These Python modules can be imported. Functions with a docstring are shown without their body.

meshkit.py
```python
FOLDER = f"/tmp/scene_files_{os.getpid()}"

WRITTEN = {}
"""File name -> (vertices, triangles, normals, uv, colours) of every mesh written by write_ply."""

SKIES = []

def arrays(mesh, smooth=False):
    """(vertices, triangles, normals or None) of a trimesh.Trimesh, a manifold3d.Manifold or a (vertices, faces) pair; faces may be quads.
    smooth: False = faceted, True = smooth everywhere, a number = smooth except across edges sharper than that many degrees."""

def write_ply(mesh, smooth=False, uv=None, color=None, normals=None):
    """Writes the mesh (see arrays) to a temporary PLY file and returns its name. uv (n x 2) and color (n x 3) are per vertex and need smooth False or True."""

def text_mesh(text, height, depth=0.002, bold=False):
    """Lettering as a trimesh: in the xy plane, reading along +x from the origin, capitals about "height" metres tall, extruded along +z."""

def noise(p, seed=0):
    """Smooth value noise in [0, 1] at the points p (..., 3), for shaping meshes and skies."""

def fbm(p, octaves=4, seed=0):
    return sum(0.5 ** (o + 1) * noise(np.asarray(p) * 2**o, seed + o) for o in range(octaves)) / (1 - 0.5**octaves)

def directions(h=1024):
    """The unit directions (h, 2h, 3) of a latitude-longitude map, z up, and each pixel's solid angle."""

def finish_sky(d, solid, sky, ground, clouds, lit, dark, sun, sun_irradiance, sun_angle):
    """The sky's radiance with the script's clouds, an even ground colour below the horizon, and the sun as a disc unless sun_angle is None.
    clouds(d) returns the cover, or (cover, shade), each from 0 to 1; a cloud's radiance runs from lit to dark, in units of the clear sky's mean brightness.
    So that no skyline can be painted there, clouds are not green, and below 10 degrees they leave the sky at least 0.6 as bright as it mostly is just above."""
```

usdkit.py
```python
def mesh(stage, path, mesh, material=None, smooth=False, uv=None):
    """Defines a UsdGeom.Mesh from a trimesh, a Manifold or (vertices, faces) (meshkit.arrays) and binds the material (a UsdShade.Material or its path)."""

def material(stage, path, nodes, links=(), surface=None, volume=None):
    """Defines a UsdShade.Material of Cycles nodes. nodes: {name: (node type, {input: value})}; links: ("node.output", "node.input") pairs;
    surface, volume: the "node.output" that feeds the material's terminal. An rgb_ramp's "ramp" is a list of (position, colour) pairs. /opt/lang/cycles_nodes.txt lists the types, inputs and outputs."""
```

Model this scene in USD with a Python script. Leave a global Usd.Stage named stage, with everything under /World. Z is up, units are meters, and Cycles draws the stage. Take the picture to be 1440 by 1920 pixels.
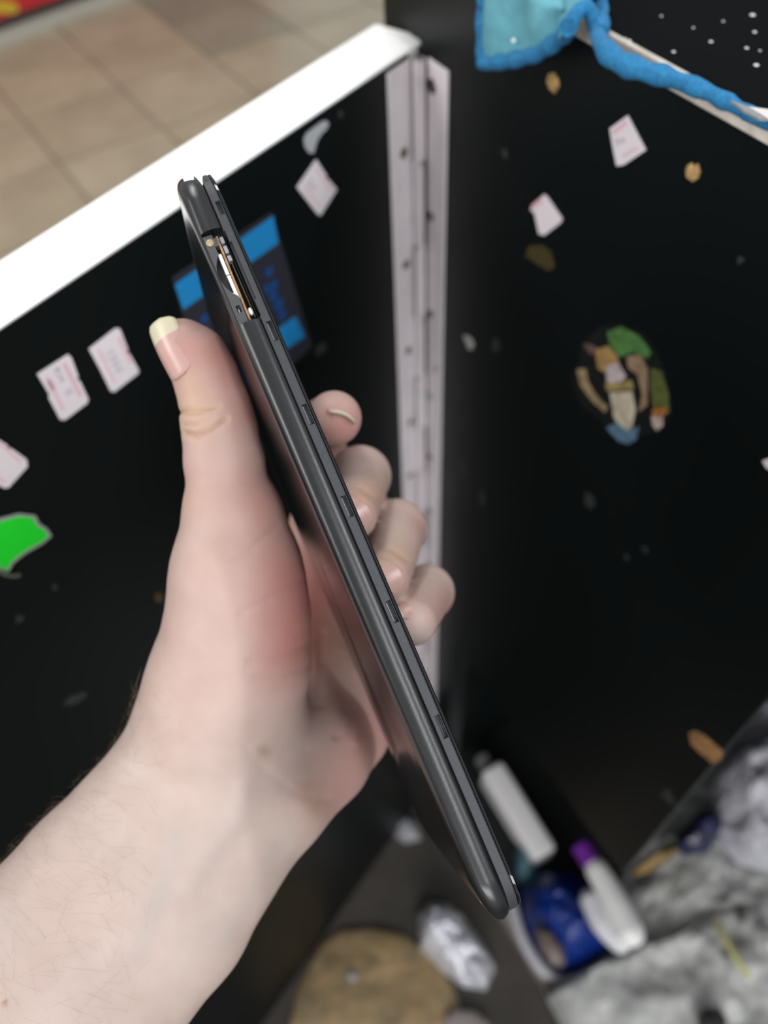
import math, random
import numpy as np, trimesh, manifold3d, shapely
from shapely.geometry import Polygon, LineString
import usdkit, meshkit
from pxr import Usd, UsdGeom, UsdLux, UsdShade, Gf, Sdf, Vt

stage = Usd.Stage.CreateInMemory()
UsdGeom.SetStageUpAxis(stage, 'Z')
UsdGeom.SetStageMetersPerUnit(stage, 1.0)
UsdGeom.Xform.Define(stage, '/World')
UsdGeom.Scope.Define(stage, '/World/Looks')
rng = np.random.default_rng(7)

# ------------------------------------------------------------------ camera
F, CX, CY, EYE = 1497.0, 720.0, 960.0, np.array([0, 0, 1.2])
n_ = np.array([800 - CX, -(2080 - CY), -F]); n_ /= np.linalg.norm(n_)          # straight down, in the camera's axes
Zc = -n_; Yc = np.array([0, 0, -1.0]); Yc = Yc - Zc * (Yc @ Zc); Yc /= np.linalg.norm(Yc); Xc = np.cross(Yc, Zc)
ROT = np.array([Xc, Yc, Zc])                                                    # camera axes to world axes
cam = UsdGeom.Camera.Define(stage, '/World/camera')
M4 = np.eye(4); M4[:3, :3] = ROT.T; M4[3, :3] = EYE
cam.AddTransformOp().Set(Gf.Matrix4d(*M4.ravel().tolist()))
cam.CreateHorizontalApertureAttr(24.0); cam.CreateVerticalApertureAttr(32.0)
cam.CreateFocalLengthAttr(F / 1440 * 24.0)
cam.CreateFStopAttr(10.0); cam.CreateFocusDistanceAttr(0.152)
cam.CreateClippingRangeAttr((0.01, 100.0))
cam.CreateExposureAttr(0.25)

# ------------------------------------------------------------------ light
def look_at(eye, at, along):
    z = np.asarray(eye, float) - np.asarray(at, float); z /= np.linalg.norm(z)
    y = np.asarray(along, float); x = np.cross(y, z); x /= np.linalg.norm(x); y = np.cross(z, x)
    m = np.eye(4); m[0, :3], m[1, :3], m[2, :3], m[3, :3] = x, y, z, eye
    return Gf.Matrix4d(*m.ravel().tolist())
def rect_light(name, eye, at, w, h, power, color=(1, 1, 1), along=(0, 1, 0.01)):
    l = UsdLux.RectLight.Define(stage, '/World/' + name)
    l.CreateWidthAttr(w); l.CreateHeightAttr(h); l.CreateIntensityAttr(power); l.CreateColorAttr(color)
    l.AddTransformOp().Set(look_at(eye, at, along))
dome = UsdLux.DomeLight.Define(stage, '/World/market_hall_light')
dome.CreateIntensityAttr(0.17); dome.CreateColorAttr((0.97, 0.98, 1.0))
rect_light('ceiling_lamp', (-2.5, -0.5, 2.4), (-0.2, 0.1, 1.0), 1.0, 1.2, 7.6, (1.0, 0.985, 0.96))
rect_light('ceiling_lamp_aisle', (-0.5, 1.2, 2.9), (-0.5, 1.2, 0), 0.4, 1.2, 13.0, (1.0, 0.98, 0.93))
rect_light('added_front_fill', (0.0, -2.6, 1.9), (0.0, 0.3, 0.85), 1.8, 1.1, 8.0, (1.0, 0.99, 0.98), (0, 0.3, 1))  # added fill behind the camera, brightens the hinge and under-counter bags
rect_light('ceiling_lamp_stall', (0.62, -1.15, 2.8), (0.62, -1.15, 0), 0.10, 1.2, 40.0, (0.95, 0.98, 1.0), (0.35, -0.9, 0))
rect_light('ceiling_lamp_right', (1.6, -0.32, 2.8), (1.6, -0.32, 0), 0.12, 1.6, 38.0, (0.95, 0.98, 1.0), (1.2, -1.4, 0))

# ------------------------------------------------------------------ pixel <-> world
def ray(px, py): return ROT @ (np.array([px - CX, -(py - CY), -F]) / F)         # scaled to depth 1
def on_plane(px, py, o, n): d = ray(px, py); return EYE + d * (((o - EYE) @ n) / (d @ n))
def onz(px, py, z): return on_plane(px, py, np.array([0, 0, z]), np.array([0, 0, 1.0]))
def from_cam(c): c = np.asarray(c, float); return (c * [0.001, -0.001, -0.001]) @ ROT.T + EYE   # mm: right, down, forward
def cam_mm(px, py, z): return np.array([(px - CX) / F * z, (py - CY) / F * z, z], float)

# ------------------------------------------------------------------ prims
taken = set()
def numbered(parent, name):
    k, p = 0, f'{parent}/{name}'
    while p in taken:
        k += 1; p = f'{parent}/{name}_{k:03d}'
    taken.add(p); return p
origin = {}
def tag(prim, label=None, cat=None, group=None, kind=None):
    for k, v in (('label', label), ('category', cat), ('group', group), ('kind', kind)):
        if v: prim.SetCustomDataByKey(k, v)
    return prim
def thing(name, label, cat, loc, group=None, kind=None):
    p = numbered('/World', name); x = UsdGeom.Xform.Define(stage, p); loc = np.asarray(loc, float)
    x.AddTranslateOp().Set(Gf.Vec3d(*loc.tolist())); origin[p] = loc
    return tag(x.GetPrim(), label, cat, group, kind)
def obj(name, mesh, m, parent=None, smooth=30, label=None, cat=None, group=None, kind=None):
    pp = str(parent.GetPath()) if parent is not None else '/World'
    p = numbered(pp, name); v, f, n = meshkit.arrays(mesh, smooth)
    top = '/'.join(pp.split('/')[:3]); o = origin.get(top, np.zeros(3))
    if parent is None:
        o = (v.min(0) + v.max(0)) / 2; o[2] = v[:, 2].min()
    g = usdkit.mesh(stage, p, (v - o, f), m)
    if n is not None:
        g.CreateNormalsAttr(Vt.Vec3fArray.FromNumpy(n.astype(np.float32))); g.SetNormalsInterpolation('vertex')
    if parent is None: g.AddTranslateOp().Set(Gf.Vec3d(*o.tolist()))
    return tag(g.GetPrim(), label, cat, group, kind)

# ------------------------------------------------------------------ materials
made = {}
def mat(name, col, rough=0.5, metal=0.0, var=None, col2=None, bump=None, spec=0.5, coat=0.0, sss=0.0, trans=0.0, ramp=(0.35, 0.65), emit=0.0, coat_rough=0.1):
    if name in made: return made[name]
    nodes = {'p': ('principled_bsdf', dict(base_color=col, roughness=rough, metallic=metal, specular_ior_level=spec, coat_weight=coat, coat_roughness=coat_rough, transmission_weight=trans))}
    if sss: nodes['p'][1].update(subsurface_weight=sss, subsurface_scale=0.0025, subsurface_radius=(1.0, 0.35, 0.2))
    links = []
    if var or bump: nodes['g'] = ('geometry', {})
    if var:
        c2 = col2 if col2 is not None else tuple(0.6 * c for c in col)
        nodes['n'] = ('noise_texture', dict(scale=var, detail=5.0, roughness=0.6))
        nodes['r'] = ('rgb_ramp', dict(ramp=[(ramp[0], col), (ramp[1], c2)]))
        links += [('g.position', 'n.vector'), ('n.fac', 'r.fac'), ('r.color', 'p.base_color')]
    if bump:
        nodes['bn'] = ('noise_texture', dict(scale=bump[0], detail=3.0, roughness=0.6))
        nodes['b'] = ('bump', dict(strength=bump[1], distance=bump[2]))
        links += [('g.position', 'bn.vector'), ('bn.fac', 'b.height'), ('b.normal', 'p.normal')]
    made[name] = usdkit.material(stage, '/World/Looks/' + name, nodes, links, surface='p.BSDF')
    return made[name]
black_laminate = mat('black_laminate', (0.0030, 0.0046, 0.0046), 0.42, spec=0.22, bump=(900, 0.05, 0.0005))
black_top = mat('black_countertop', (0.0045, 0.0052, 0.0056), 0.8, spec=0.015, bump=(900, 0.05, 0.0005))
white_edge = mat('white_edging', (0.86, 0.855, 0.85), 0.35)
beige_edge = mat('worn_beige_edging', (0.62, 0.57, 0.51), 0.45, var=120, col2=(0.42, 0.37, 0.32))
hinge_metal = mat('lilac_grey_metal', (0.63, 0.58, 0.605), 0.4, metal=0.0, bump=(300, 0.05, 0.0005), var=60, col2=(0.57, 0.525, 0.55))
hinge_gap = mat('dark_hinge_metal', (0.16, 0.14, 0.13), 0.5)  # darker metal, used on the pin alone
brass = mat('dull_brass', (0.13, 0.105, 0.07), 0.38, metal=0.6)

# ------------------------------------------------------------------ mesh helpers
def box(lo, hi):
    m = trimesh.creation.box(np.subtract(hi, lo)); m.apply_translation((np.asarray(lo) + hi) / 2); return m
def to_man(m):
    v, f, _ = meshkit.arrays(m); return manifold3d.Manifold(manifold3d.Mesh(v.astype(np.float32), f.astype(np.uint32)))
def from_man(m): k = m.to_mesh(); return trimesh.Trimesh(np.array(k.vert_properties[:, :3]), np.array(k.tri_verts), process=False)
def round_box(lo, hi, r, seg=8):
    lo, hi = np.asarray(lo, float) + r, np.asarray(hi, float) - r
    s = manifold3d.Manifold.sphere(r, seg)
    return from_man(manifold3d.Manifold.batch_hull([s.translate([x, y, z]) for x in (lo[0], hi[0]) for y in (lo[1], hi[1]) for z in (lo[2], hi[2])]))
def in_frame(m, o, ax):                     # local xyz along the rows of ax
    m = m.copy(); m.vertices = m.vertices @ np.asarray(ax) + o
    if np.linalg.det(np.asarray(ax)) < 0: m.invert()
    return m
def sheet(poly2d, o, ax, thick, bevel=0.0):
    """a flat piece: shapely polygon in the plane's own axes, extruded along its normal"""
    m = trimesh.creation.extrude_polygon(poly2d, thick, engine='earcut'); return in_frame(m, o, ax)
def tube(path, radius, sides=10, flat=1.0, up=None):
    p = np.asarray(path, float); n = len(p); r = np.broadcast_to(radius, n)
    t = np.gradient(p, axis=0); t /= np.linalg.norm(t, axis=1, keepdims=True)
    up = np.array([0, 0, 1.0]) if up is None else np.asarray(up, float)
    a = np.cross(t, up); a /= np.linalg.norm(a, axis=1, keepdims=True) + 1e-9; b = np.cross(t, a)
    th = np.arange(sides) * 2 * np.pi / sides
    v = p[:, None] + r[:, None, None] * (np.cos(th)[None, :, None] * a[:, None] + flat * np.sin(th)[None, :, None] * b[:, None])
    v = np.vstack([v.reshape(-1, 3), p[:1], p[-1:]]); f = []
    for i in range(n - 1):
        for j in range(sides):
            k = (j + 1) % sides; f += [[i * sides + j, i * sides + k, (i + 1) * sides + k], [i * sides + j, (i + 1) * sides + k, (i + 1) * sides + j]]
    for j in range(sides):
        k = (j + 1) % sides; f += [[n * sides, j if False else k, j], [n * sides + 1, (n - 1) * sides + j, (n - 1) * sides + k]]
    m = trimesh.Trimesh(v, f, process=False)
    if m.volume < 0: m.invert()
    return m
def spline(pts, n=40):
    from scipy.interpolate import CubicSpline
    p = np.asarray(pts, float); s = np.r_[0, np.cumsum(np.linalg.norm(np.diff(p, axis=0), axis=1))]
    return CubicSpline(s, p)(np.linspace(0, s[-1], n))
def grid_solid(top, bottom):
    """closed solid between two (n, m, 3) grids"""
    n, m, _ = top.shape; v = np.vstack([top.reshape(-1, 3), bottom.reshape(-1, 3)]); f = []; K = n * m
    i, j = np.meshgrid(np.arange(n - 1), np.arange(m - 1), indexing='ij'); a = (i * m + j).ravel(); b, c, d = a + 1, a + m + 1, a + m
    f = np.vstack([np.c_[a, d, c], np.c_[a, c, b], np.c_[a + K, c + K, d + K], np.c_[a + K, b + K, c + K]])
    rim = np.r_[np.arange(m), np.arange(1, n) * m + m - 1, (n - 1) * m + np.arange(m - 2, -1, -1), np.arange(n - 2, 0, -1) * m]
    q = np.roll(rim, -1); f = np.vstack([f, np.c_[rim, q, q + K], np.c_[rim, q + K, rim + K]])
    t = trimesh.Trimesh(v, f, process=False)
    if t.volume < 0: t.invert()
    return t

# ------------------------------------------------------------------ the two panels: frames
UP = np.array([0, 0, 1.0])
d_ = ray(784, 90); HT = EYE + d_ * (0.37 / np.hypot(d_[0], d_[1])); ZT = HT[2]           # top of the hinge axis
ga = onz(727, 120, ZT), onz(0, 612, ZT); G = ga[1] - ga[0]; G /= np.linalg.norm(G)           # along the gate, away from the hinge
GN = np.array([-G[1], G[0], 0]); GN *= np.sign((EYE - HT) @ GN)                              # gate normal, towards the camera
r_ = onz(1440, 265, 1.085) - onz(1085, 65, 1.085); Rd = r_ / np.linalg.norm(r_)              # along the counter panel
PN = np.array([Rd[1], -Rd[0], 0]); PN *= np.sign((EYE - HT) @ PN)
GO = HT + GN * ((ga[0] - HT) @ GN)                                                            # a point of the gate's inner face
PO = HT - PN * 0.0035
GAX = np.array([G, UP, GN]); PAX = np.array([Rd, UP, PN])
def gpix(px, py): q = on_plane(px, py, GO, GN) - GO; return np.array([q @ G, q[2]])          # gate-plane coordinates of a pixel
def ppix(px, py): q = on_plane(px, py, PO, PN) - PO; return np.array([q @ Rd, q[2]])
def decal(pix, plane, lift=0.0, thick=0.00025, soft=0.0):
    """a thin piece stuck on the gate ('g') or the counter panel ('p')"""
    fn, o, ax, n = (gpix, GO, GAX, GN) if plane == 'g' else (ppix, PO, PAX, PN)
    pol = Polygon([fn(*q) for q in pix]).buffer(0)
    if soft: pol = pol.buffer(soft).buffer(-2 * soft).buffer(soft)
    if pol.geom_type != 'Polygon': pol = max(pol.geoms, key=lambda g: g.area)
    return sheet(pol, o + n * lift, ax, thick)
def base_of(m): b = m.bounds; return [(b[0][0] + b[1][0]) / 2, (b[0][1] + b[1][1]) / 2, b[0][2]]

# ------------------------------------------------------------------ floor
concrete = mat('dirty_shaded_concrete', (0.050, 0.043, 0.037), 0.75, var=9, col2=(0.030, 0.025, 0.020), bump=(80, 0.3, 0.004))  # dirt colour, darkened further to hold the shade of the unseen body
grout = mat('grout', (0.24, 0.21, 0.15), 0.8)
floor = thing('floor', None, None, (0, 0.8, -0.03), kind='structure')
obj('ground_slab', box((-4, -2.5, -0.03), (4, 6.0, -0.006)), grout, floor, smooth=False)
tdir = np.array([math.cos(math.radians(-59.3)), math.sin(math.radians(-59.3)), 0]); tper = np.array([-tdir[1], tdir[0], 0])
tones = [(0.395, 0.350, 0.245), (0.380, 0.336, 0.235), (0.405, 0.362, 0.258), (0.370, 0.328, 0.230)]
tone_grey = [(0.27, 0.265, 0.195), (0.25, 0.25, 0.19)]
tile_mats = [mat(f'beige_tile_{k}', c, 0.35, var=6, col2=tuple(0.82 * x for x in c)) for k, c in enumerate(tones)]
grey_mats = [mat(f'grey_tile_{k}', c, 0.35, var=6, col2=tuple(0.85 * x for x in c)) for k, c in enumerate(tone_grey)]
T = 0.325
gate_line = lambda q: (q[:2] - GO[:2]) @ GN[:2]
for i in range(-10, 12):                                        # columns across, rows along the joints
    for j in range(-11, 6):
        c = tper * (1.049 + (i + 0.5) * T) + tdir * (-2.36 + (j + 0.5) * 0.33)
        if gate_line(c) > -0.12 or c[1] < -0.1 or c[1] > 4.6 or abs(c[0]) > 2.3: continue
        g = 0.004; t = box((-T / 2 + g, -0.165 + g, -0.012), (T / 2 - g, 0.165 - g, 0.0))
        m = grey_mats[(i + j) % 2] if i == 0 and j < -1 else tile_mats[(i * 7 + j * 3) % 4]
        obj('tile', in_frame(t, c, np.array([tper, tdir, UP])), m, floor, smooth=False)
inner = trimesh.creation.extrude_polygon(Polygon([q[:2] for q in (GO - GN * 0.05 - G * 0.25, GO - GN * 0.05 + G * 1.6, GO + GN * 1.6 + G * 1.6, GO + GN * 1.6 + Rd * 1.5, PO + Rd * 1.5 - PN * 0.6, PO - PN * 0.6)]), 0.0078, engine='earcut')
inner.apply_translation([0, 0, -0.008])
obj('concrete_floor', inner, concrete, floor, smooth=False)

# ------------------------------------------------------------------ gate
gate = thing('gate', 'black laminate gate leaf with a bright white top edge, left of the long hinge', 'gate', [GO[0], GO[1], 0])
gl = lambda lo, hi: in_frame(box(lo, hi), GO, GAX)
zb = -ZT + 0.012
obj('panel', gl((0.004, zb, -0.026), (0.95, -0.0012, 0)), black_laminate, gate, smooth=False)
obj('edge_trim', in_frame(round_box((-0.0095, -0.0012, -0.0275), (0.95, 0.0006, 0.0004), 0.0008), GO, GAX), white_edge, gate, label='glossy white edging strip along the top')
obj('end_trim', gl((-0.0095, zb, -0.026), (0.004, -0.0012, -0.002)), white_edge, gate, smooth=False)

# ------------------------------------------------------------------ counter
counter = thing('counter', 'black shop counter with side panel, pale-edged countertop and open base', 'counter', [PO[0], PO[1], 0])
pl = lambda lo, hi: in_frame(box(lo, hi), PO, PAX)
sL = ppix(720, 20)[0]; ZC = 1.085
PANEL_Z = 0.562; sE = ppix(1147, 1652)[0]
obj('side_panel', in_frame(box((sL, PANEL_Z - ZT, -0.006), (sE + 0.002, ZC - ZT - 0.0005, 0)), PO, PAX), black_laminate, counter, smooth=False)
obj('post', pl((sL, 0.0005 - ZT, -0.018), (0.045, PANEL_Z - ZT - 0.0005, 0)), black_laminate, counter, smooth=False)
obj('countertop', pl((sL, ZC - ZT, -0.62), (0.9, ZC - ZT + 0.0045, 0.0077)), black_top, counter, smooth=False)
obj('edge_strip', in_frame(round_box((sL, ZC - ZT - 0.0012, 0.0077), (0.9, ZC - ZT + 0.0047, 0.0099), 0.0006), PO, PAX), beige_edge, counter, label='worn pale edging strip under the cloth')
obj('base_board', pl((sL, -ZT + 0.0005, -0.60), (0.9, -ZT + 0.030, -0.0195)), mat('black_board', (0.010, 0.011, 0.011), 0.6, spec=0.2), counter, smooth=False)
obj('base_edge', in_frame(round_box((0.0455, -ZT + 0.0005, -0.0194), (0.9, -ZT + 0.0305, 0.004), 0.001), PO, PAX), mat('pale_board_edge', (0.30, 0.27, 0.23), 0.5, var=40), counter)
obj('end_board', pl((sL, -ZT + 0.0305, -0.602), (sL + 0.016, ZC - ZT - 0.001, -0.0185)), black_laminate, counter, smooth=False)
obj('back_board', pl((sL, -ZT + 0.0005, -0.62), (0.9, ZC - ZT - 0.001, -0.603)), black_laminate, counter, smooth=False)
sp = []
for px, py, r in [(1400, 90, 3), (1411, 28, 4), (1415, 60, 3), (1418, 122, 4), (1263, 97, 3), (1333, 78, 3), (1425, 95, 2), (1356, 40, 2), (1180, 76, 3), (1172, 72, 2), (1300, 52, 2), (1240, 30, 2)]:
    q = onz(px, py, ZC + 0.0045); z = np.linalg.norm(q - EYE); s = trimesh.creation.icosphere(1, r / F * z); s.apply_scale([1, 1, 0.3]); s.apply_translation(q); sp.append(s)
obj('white_speck', trimesh.util.concatenate(sp), mat('chalk_speck', (0.6, 0.6, 0.6), 0.6), counter, kind='stuff')
def smear(px, py, r, plane, e=1.0, rot=0.0):
    fn, o, ax = (gpix, GO, GAX) if plane == 'g' else (ppix, PO, PAX)
    c = fn(px, py); k = abs(fn(px + r, py) - c).max()
    th = np.arange(14) * 2 * np.pi / 14; w = k * (1 + 0.25 * rng.standard_normal(14)).clip(0.5, 1.4)
    p = np.c_[np.cos(th) * w, np.sin(th) * w * e]; R2 = np.array([[math.cos(rot), -math.sin(rot)], [math.sin(rot), math.cos(rot)]])
    return sheet(Polygon(p @ R2.T + c).buffer(0), o, ax, 0.0004)
def best(p): return p
obj('pale_mark', smear(880, 641, 9, 'p'), mat('paint_mark', (0.40, 0.40, 0.38), 0.6), counter, label='round white paint spot')
obj('grey_mark', trimesh.util.concatenate([smear(930, 645, 9, 'p', 1.5), smear(1106, 938, 10, 'p', 1.6), smear(1210, 1030, 5, 'p'), smear(1389, 487, 7, 'p'), smear(1175, 1045, 4, 'p'), smear(948, 288, 5, 'p'), smear(872, 880, 4, 'p', 3), smear(905, 935, 4, 'p', 4), smear(1255, 1495, 8, 'p', 1.3)]), mat('grey_mark', (0.020, 0.023, 0.023), 0.6), counter, kind='stuff')
obj('grey_mark', trimesh.util.concatenate([smear(140, 1310, 8, 'g', 3.0, -0.8), smear(36, 1160, 8, 'g', 1.4), smear(638, 214, 5, 'g'), smear(102, 1100, 5, 'g', 1.6), smear(600, 655, 9, 'g')]), mat('grey_mark', (0.028, 0.031, 0.031), 0.6), gate, kind='stuff')

# ------------------------------------------------------------------ hinge
hinge = thing('piano_hinge', 'long pale metal piano hinge joining the two black panels', 'hinge', [HT[0], HT[1], 0.36])
hz0, hz1 = 0.36 - ZT, -0.003
gl_w = gpix(722, 112)[0]; pl_w = ppix(844, 112)[0]
lf = obj('leaf', in_frame(round_box((0.004, hz0, 0.0001), (gl_w, hz1, 0.0014), 0.0005), GO, GAX), hinge_metal, hinge)
lf2 = obj('leaf', in_frame(round_box((0.004, hz0, 0.0001), (pl_w, hz1, 0.0014), 0.0005), PO, PAX), hinge_metal, hinge)
bis = (G + Rd); bis /= np.linalg.norm(bis); AX = HT + bis * 0.0012
obj('pin', trimesh.creation.cylinder(0.0016, -hz0 + hz1, sections=12, transform=trimesh.transformations.translation_matrix([AX[0], AX[1], ZT + (hz0 + hz1) / 2])), hinge_gap, hinge)
seg, z0, k = 0.047, ZT + hz1, 0
while z0 - seg > 0.36:
    r = 0.0028; off = (G if k % 2 else Rd) * 0.0006
    c = trimesh.creation.cylinder(r, seg - 0.0012, sections=16); c.apply_translation([AX[0] + off[0], AX[1] + off[1], z0 - seg / 2])
    side = Rd if k % 2 else G; nrm = PN if k % 2 else GN
    w = in_frame(box((0.0, -seg / 2 + 0.0006, -0.0008), (0.006, seg / 2 - 0.0006, 0.0008)), np.array([AX[0], AX[1], z0 - seg / 2]) + nrm * 0.0022, np.array([side, UP, nrm]))
    obj('knuckle', trimesh.util.concatenate([c, w]), hinge_metal, hinge); z0 -= seg; k += 1
def screw(px, py, plane, m=brass, r=0.0027):
    fn, o, ax, n = (gpix, GO, GAX, GN) if plane == 'g' else (ppix, PO, PAX, PN)
    a, b = fn(px, py); a = np.clip(a, 0.008, (gl_w if plane == 'g' else pl_w) - 0.003)
    h = trimesh.creation.revolve([[0, 0], [r, 0], [r * 0.92, 0.0006], [r * 0.6, 0.0012], [0.0, 0.0014]], sections=14)
    h = to_man(h) - to_man(box((-r, -0.0004, 0.0008), (r, 0.0004, 0.003))) - to_man(box((-0.0004, -r, 0.0008), (0.0004, r, 0.003)))
    obj('screw', in_frame(from_man(h), o + ax[0] * a + ax[1] * b + n * 0.0013, ax), m, hinge)
for q in ((808, 400), (808, 583), (803, 848), (800, 945), (799, 1045)): screw(*q, 'p')
screw(812, 158, 'p', mat('dark_steel', (0.07, 0.06, 0.055), 0.35, metal=0.7), 0.0034)
screw(803, 733, 'p', mat('green_steel', (0.28, 0.33, 0.31), 0.3, metal=0.5), 0.0034)
for q in ((752, 285), (757, 494), (762, 655), (766, 790), (765, 890), (770, 1010)): screw(*q, 'g')

# ------------------------------------------------------------------ stickers
paper = mat('pinkish_paper', (0.68, 0.625, 0.655), 0.6)
pink = mat('pink_print', (0.66, 0.42, 0.47), 0.6)
ink = mat('faded_ink', (0.40, 0.37, 0.42), 0.6)
def strip(p0, p1, w, plane, lift=0.00026):
    fn, o, ax, n = (gpix, GO, GAX, GN) if plane == 'g' else (ppix, PO, PAX, PN)
    return sheet(LineString([fn(*p0), fn(*p1)]).buffer(w / 2, cap_style=2), o + n * lift, ax, 0.00006)
def scrawl(lines, plane, w=0.0005, lift=0.00026):
    fn, o, ax, n = (gpix, GO, GAX, GN) if plane == 'g' else (ppix, PO, PAX, PN)
    return trimesh.util.concatenate([sheet(LineString([fn(*q) for q in l]).buffer(w / 2), o + n * lift, ax, 0.00006) for l in lines])
def sticker(pix, plane, label, reds=(), lines=(), name='price_sticker'):
    m = decal(pix, plane, 0.00002); t = thing(name, label, 'sticker', base_of(m))
    obj('paper', m, paper, t, smooth=False)
    for a, b, w in reds: obj('printed_line', strip(a, b, w, plane), pink, t, smooth=False)
    if lines: obj('handwriting', scrawl(lines, plane), ink, t, smooth=False)
    return t
def digits(c, u, v, text):
    """little handwritten figures along pixel direction u, height v"""
    glyph = {'1': [[(0.2, 0.7), (0.5, 1), (0.5, 0)]], '3': [[(0, 1), (0.7, 0.9), (0.3, 0.55), (0.7, 0.3), (0, 0)]], '0': [[(0.35, 1), (0, 0.5), (0.35, 0), (0.7, 0.5), (0.35, 1)]],
             '5': [[(0.7, 1), (0.1, 1), (0.1, 0.6), (0.6, 0.5), (0.5, 0), (0, 0.05)]], 'R': [[(0, 0), (0, 1), (0.6, 0.8), (0, 0.5), (0.7, 0)]], 'H': [[(0, 0), (0, 1)], [(0.7, 0), (0.7, 1)], [(0, 0.5), (0.7, 0.5)]], 'm': [[(0, 0), (0.1, 0.7), (0.35, 0.2), (0.6, 0.7), (0.7, 0)]], ' ': []}
    c, u, v = map(lambda q: np.array(q, float), (c, u, v)); out = []
    for k, ch in enumerate(text):
        for l in glyph[ch]: out.append([tuple(c + u * (k + x) + v * y) for x, y in l])
    return out
sticker([(69, 701), (127, 664), (133, 670), (146, 706), (143, 711), (149, 714), (165, 748), (163, 755), (121, 787), (112, 786), (90, 744), (93, 741)], 'g', 'white price label with pink print, lower-left neighbour of the label by the thumbnail',
        [((86, 706), (118, 768), 0.0010), ((119, 680), (150, 742), 0.0016), ((90, 712), (100, 730), 0.0022)], digits((100, 694), (7, 13), (9, -6), 'RH 5'))
sticker([(166, 654), (216, 615), (224, 616), (239, 655), (236, 660), (243, 664), (260, 695), (258, 700), (214, 734), (207, 733), (187, 692)], 'g', 'white price label with faded grey figures, next to the long thumbnail',
        [((184, 655), (215, 718), 0.0009), ((222, 632), (245, 680), 0.0012)], digits((196, 660), (6, 11), (12, -8), '1300'))
sticker([(592, 299), (612, 330), (609, 334), (615, 336), (631, 355), (600, 404), (594, 400), (556, 351)], 'g', 'small white diamond-set price label below the curved tape scrap',
        [((590, 312), (622, 356), 0.0009), ((570, 350), (600, 388), 0.0009)], digits((574, 345), (7, 8), (7, -9), '50'))
sticker([(-35, 800), (0, 826), (14, 835), (13, 841), (20, 840), (49, 861), (51, 874), (16, 913), (8, 915), (-60, 880)], 'g', 'white price label cut by the left side of the photo',
        [((-20, 815), (38, 865), 0.0008), ((-30, 875), (8, 904), 0.0008)])
sticker([(1178, 216), (1212, 281), (1170, 309), (1157, 311), (1150, 277), (1144, 241)], 'p', 'white price label upright on the counter side, highest of those on the right',
        [((1149, 250), (1176, 228), 0.0016), ((1168, 294), (1196, 276), 0.0009)], digits((1156, 274), (10, -5), (-3, -11), '3m'))
sticker([(1021, 364), (1027, 369), (1055, 410), (1052, 417), (1021, 441), (1011, 438), (1003, 400), (995, 392)], 'p', 'white price label with pink corner, beside the dull olive stain',
        [((999, 390), (1018, 374), 0.0022)])
sticker([(1430, 864), (1460, 852), (1460, 892), (1437, 876)], 'p', 'white label sliver cut by the right side of the photo')
m = decal([(612, 226), (615, 232), (612, 240), (602, 250), (594, 262), (590, 275), (587, 287), (578, 286), (571, 275), (569, 262), (574, 250), (588, 239), (603, 228)], 'g', 0.00002, 0.0004, soft=0.0003)
obj('tape_scrap', m, mat('grey_tape', (0.36, 0.37, 0.39), 0.5), smooth=False, label='curved grey scrap of tape above the diamond-set label', cat='tape')
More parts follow.
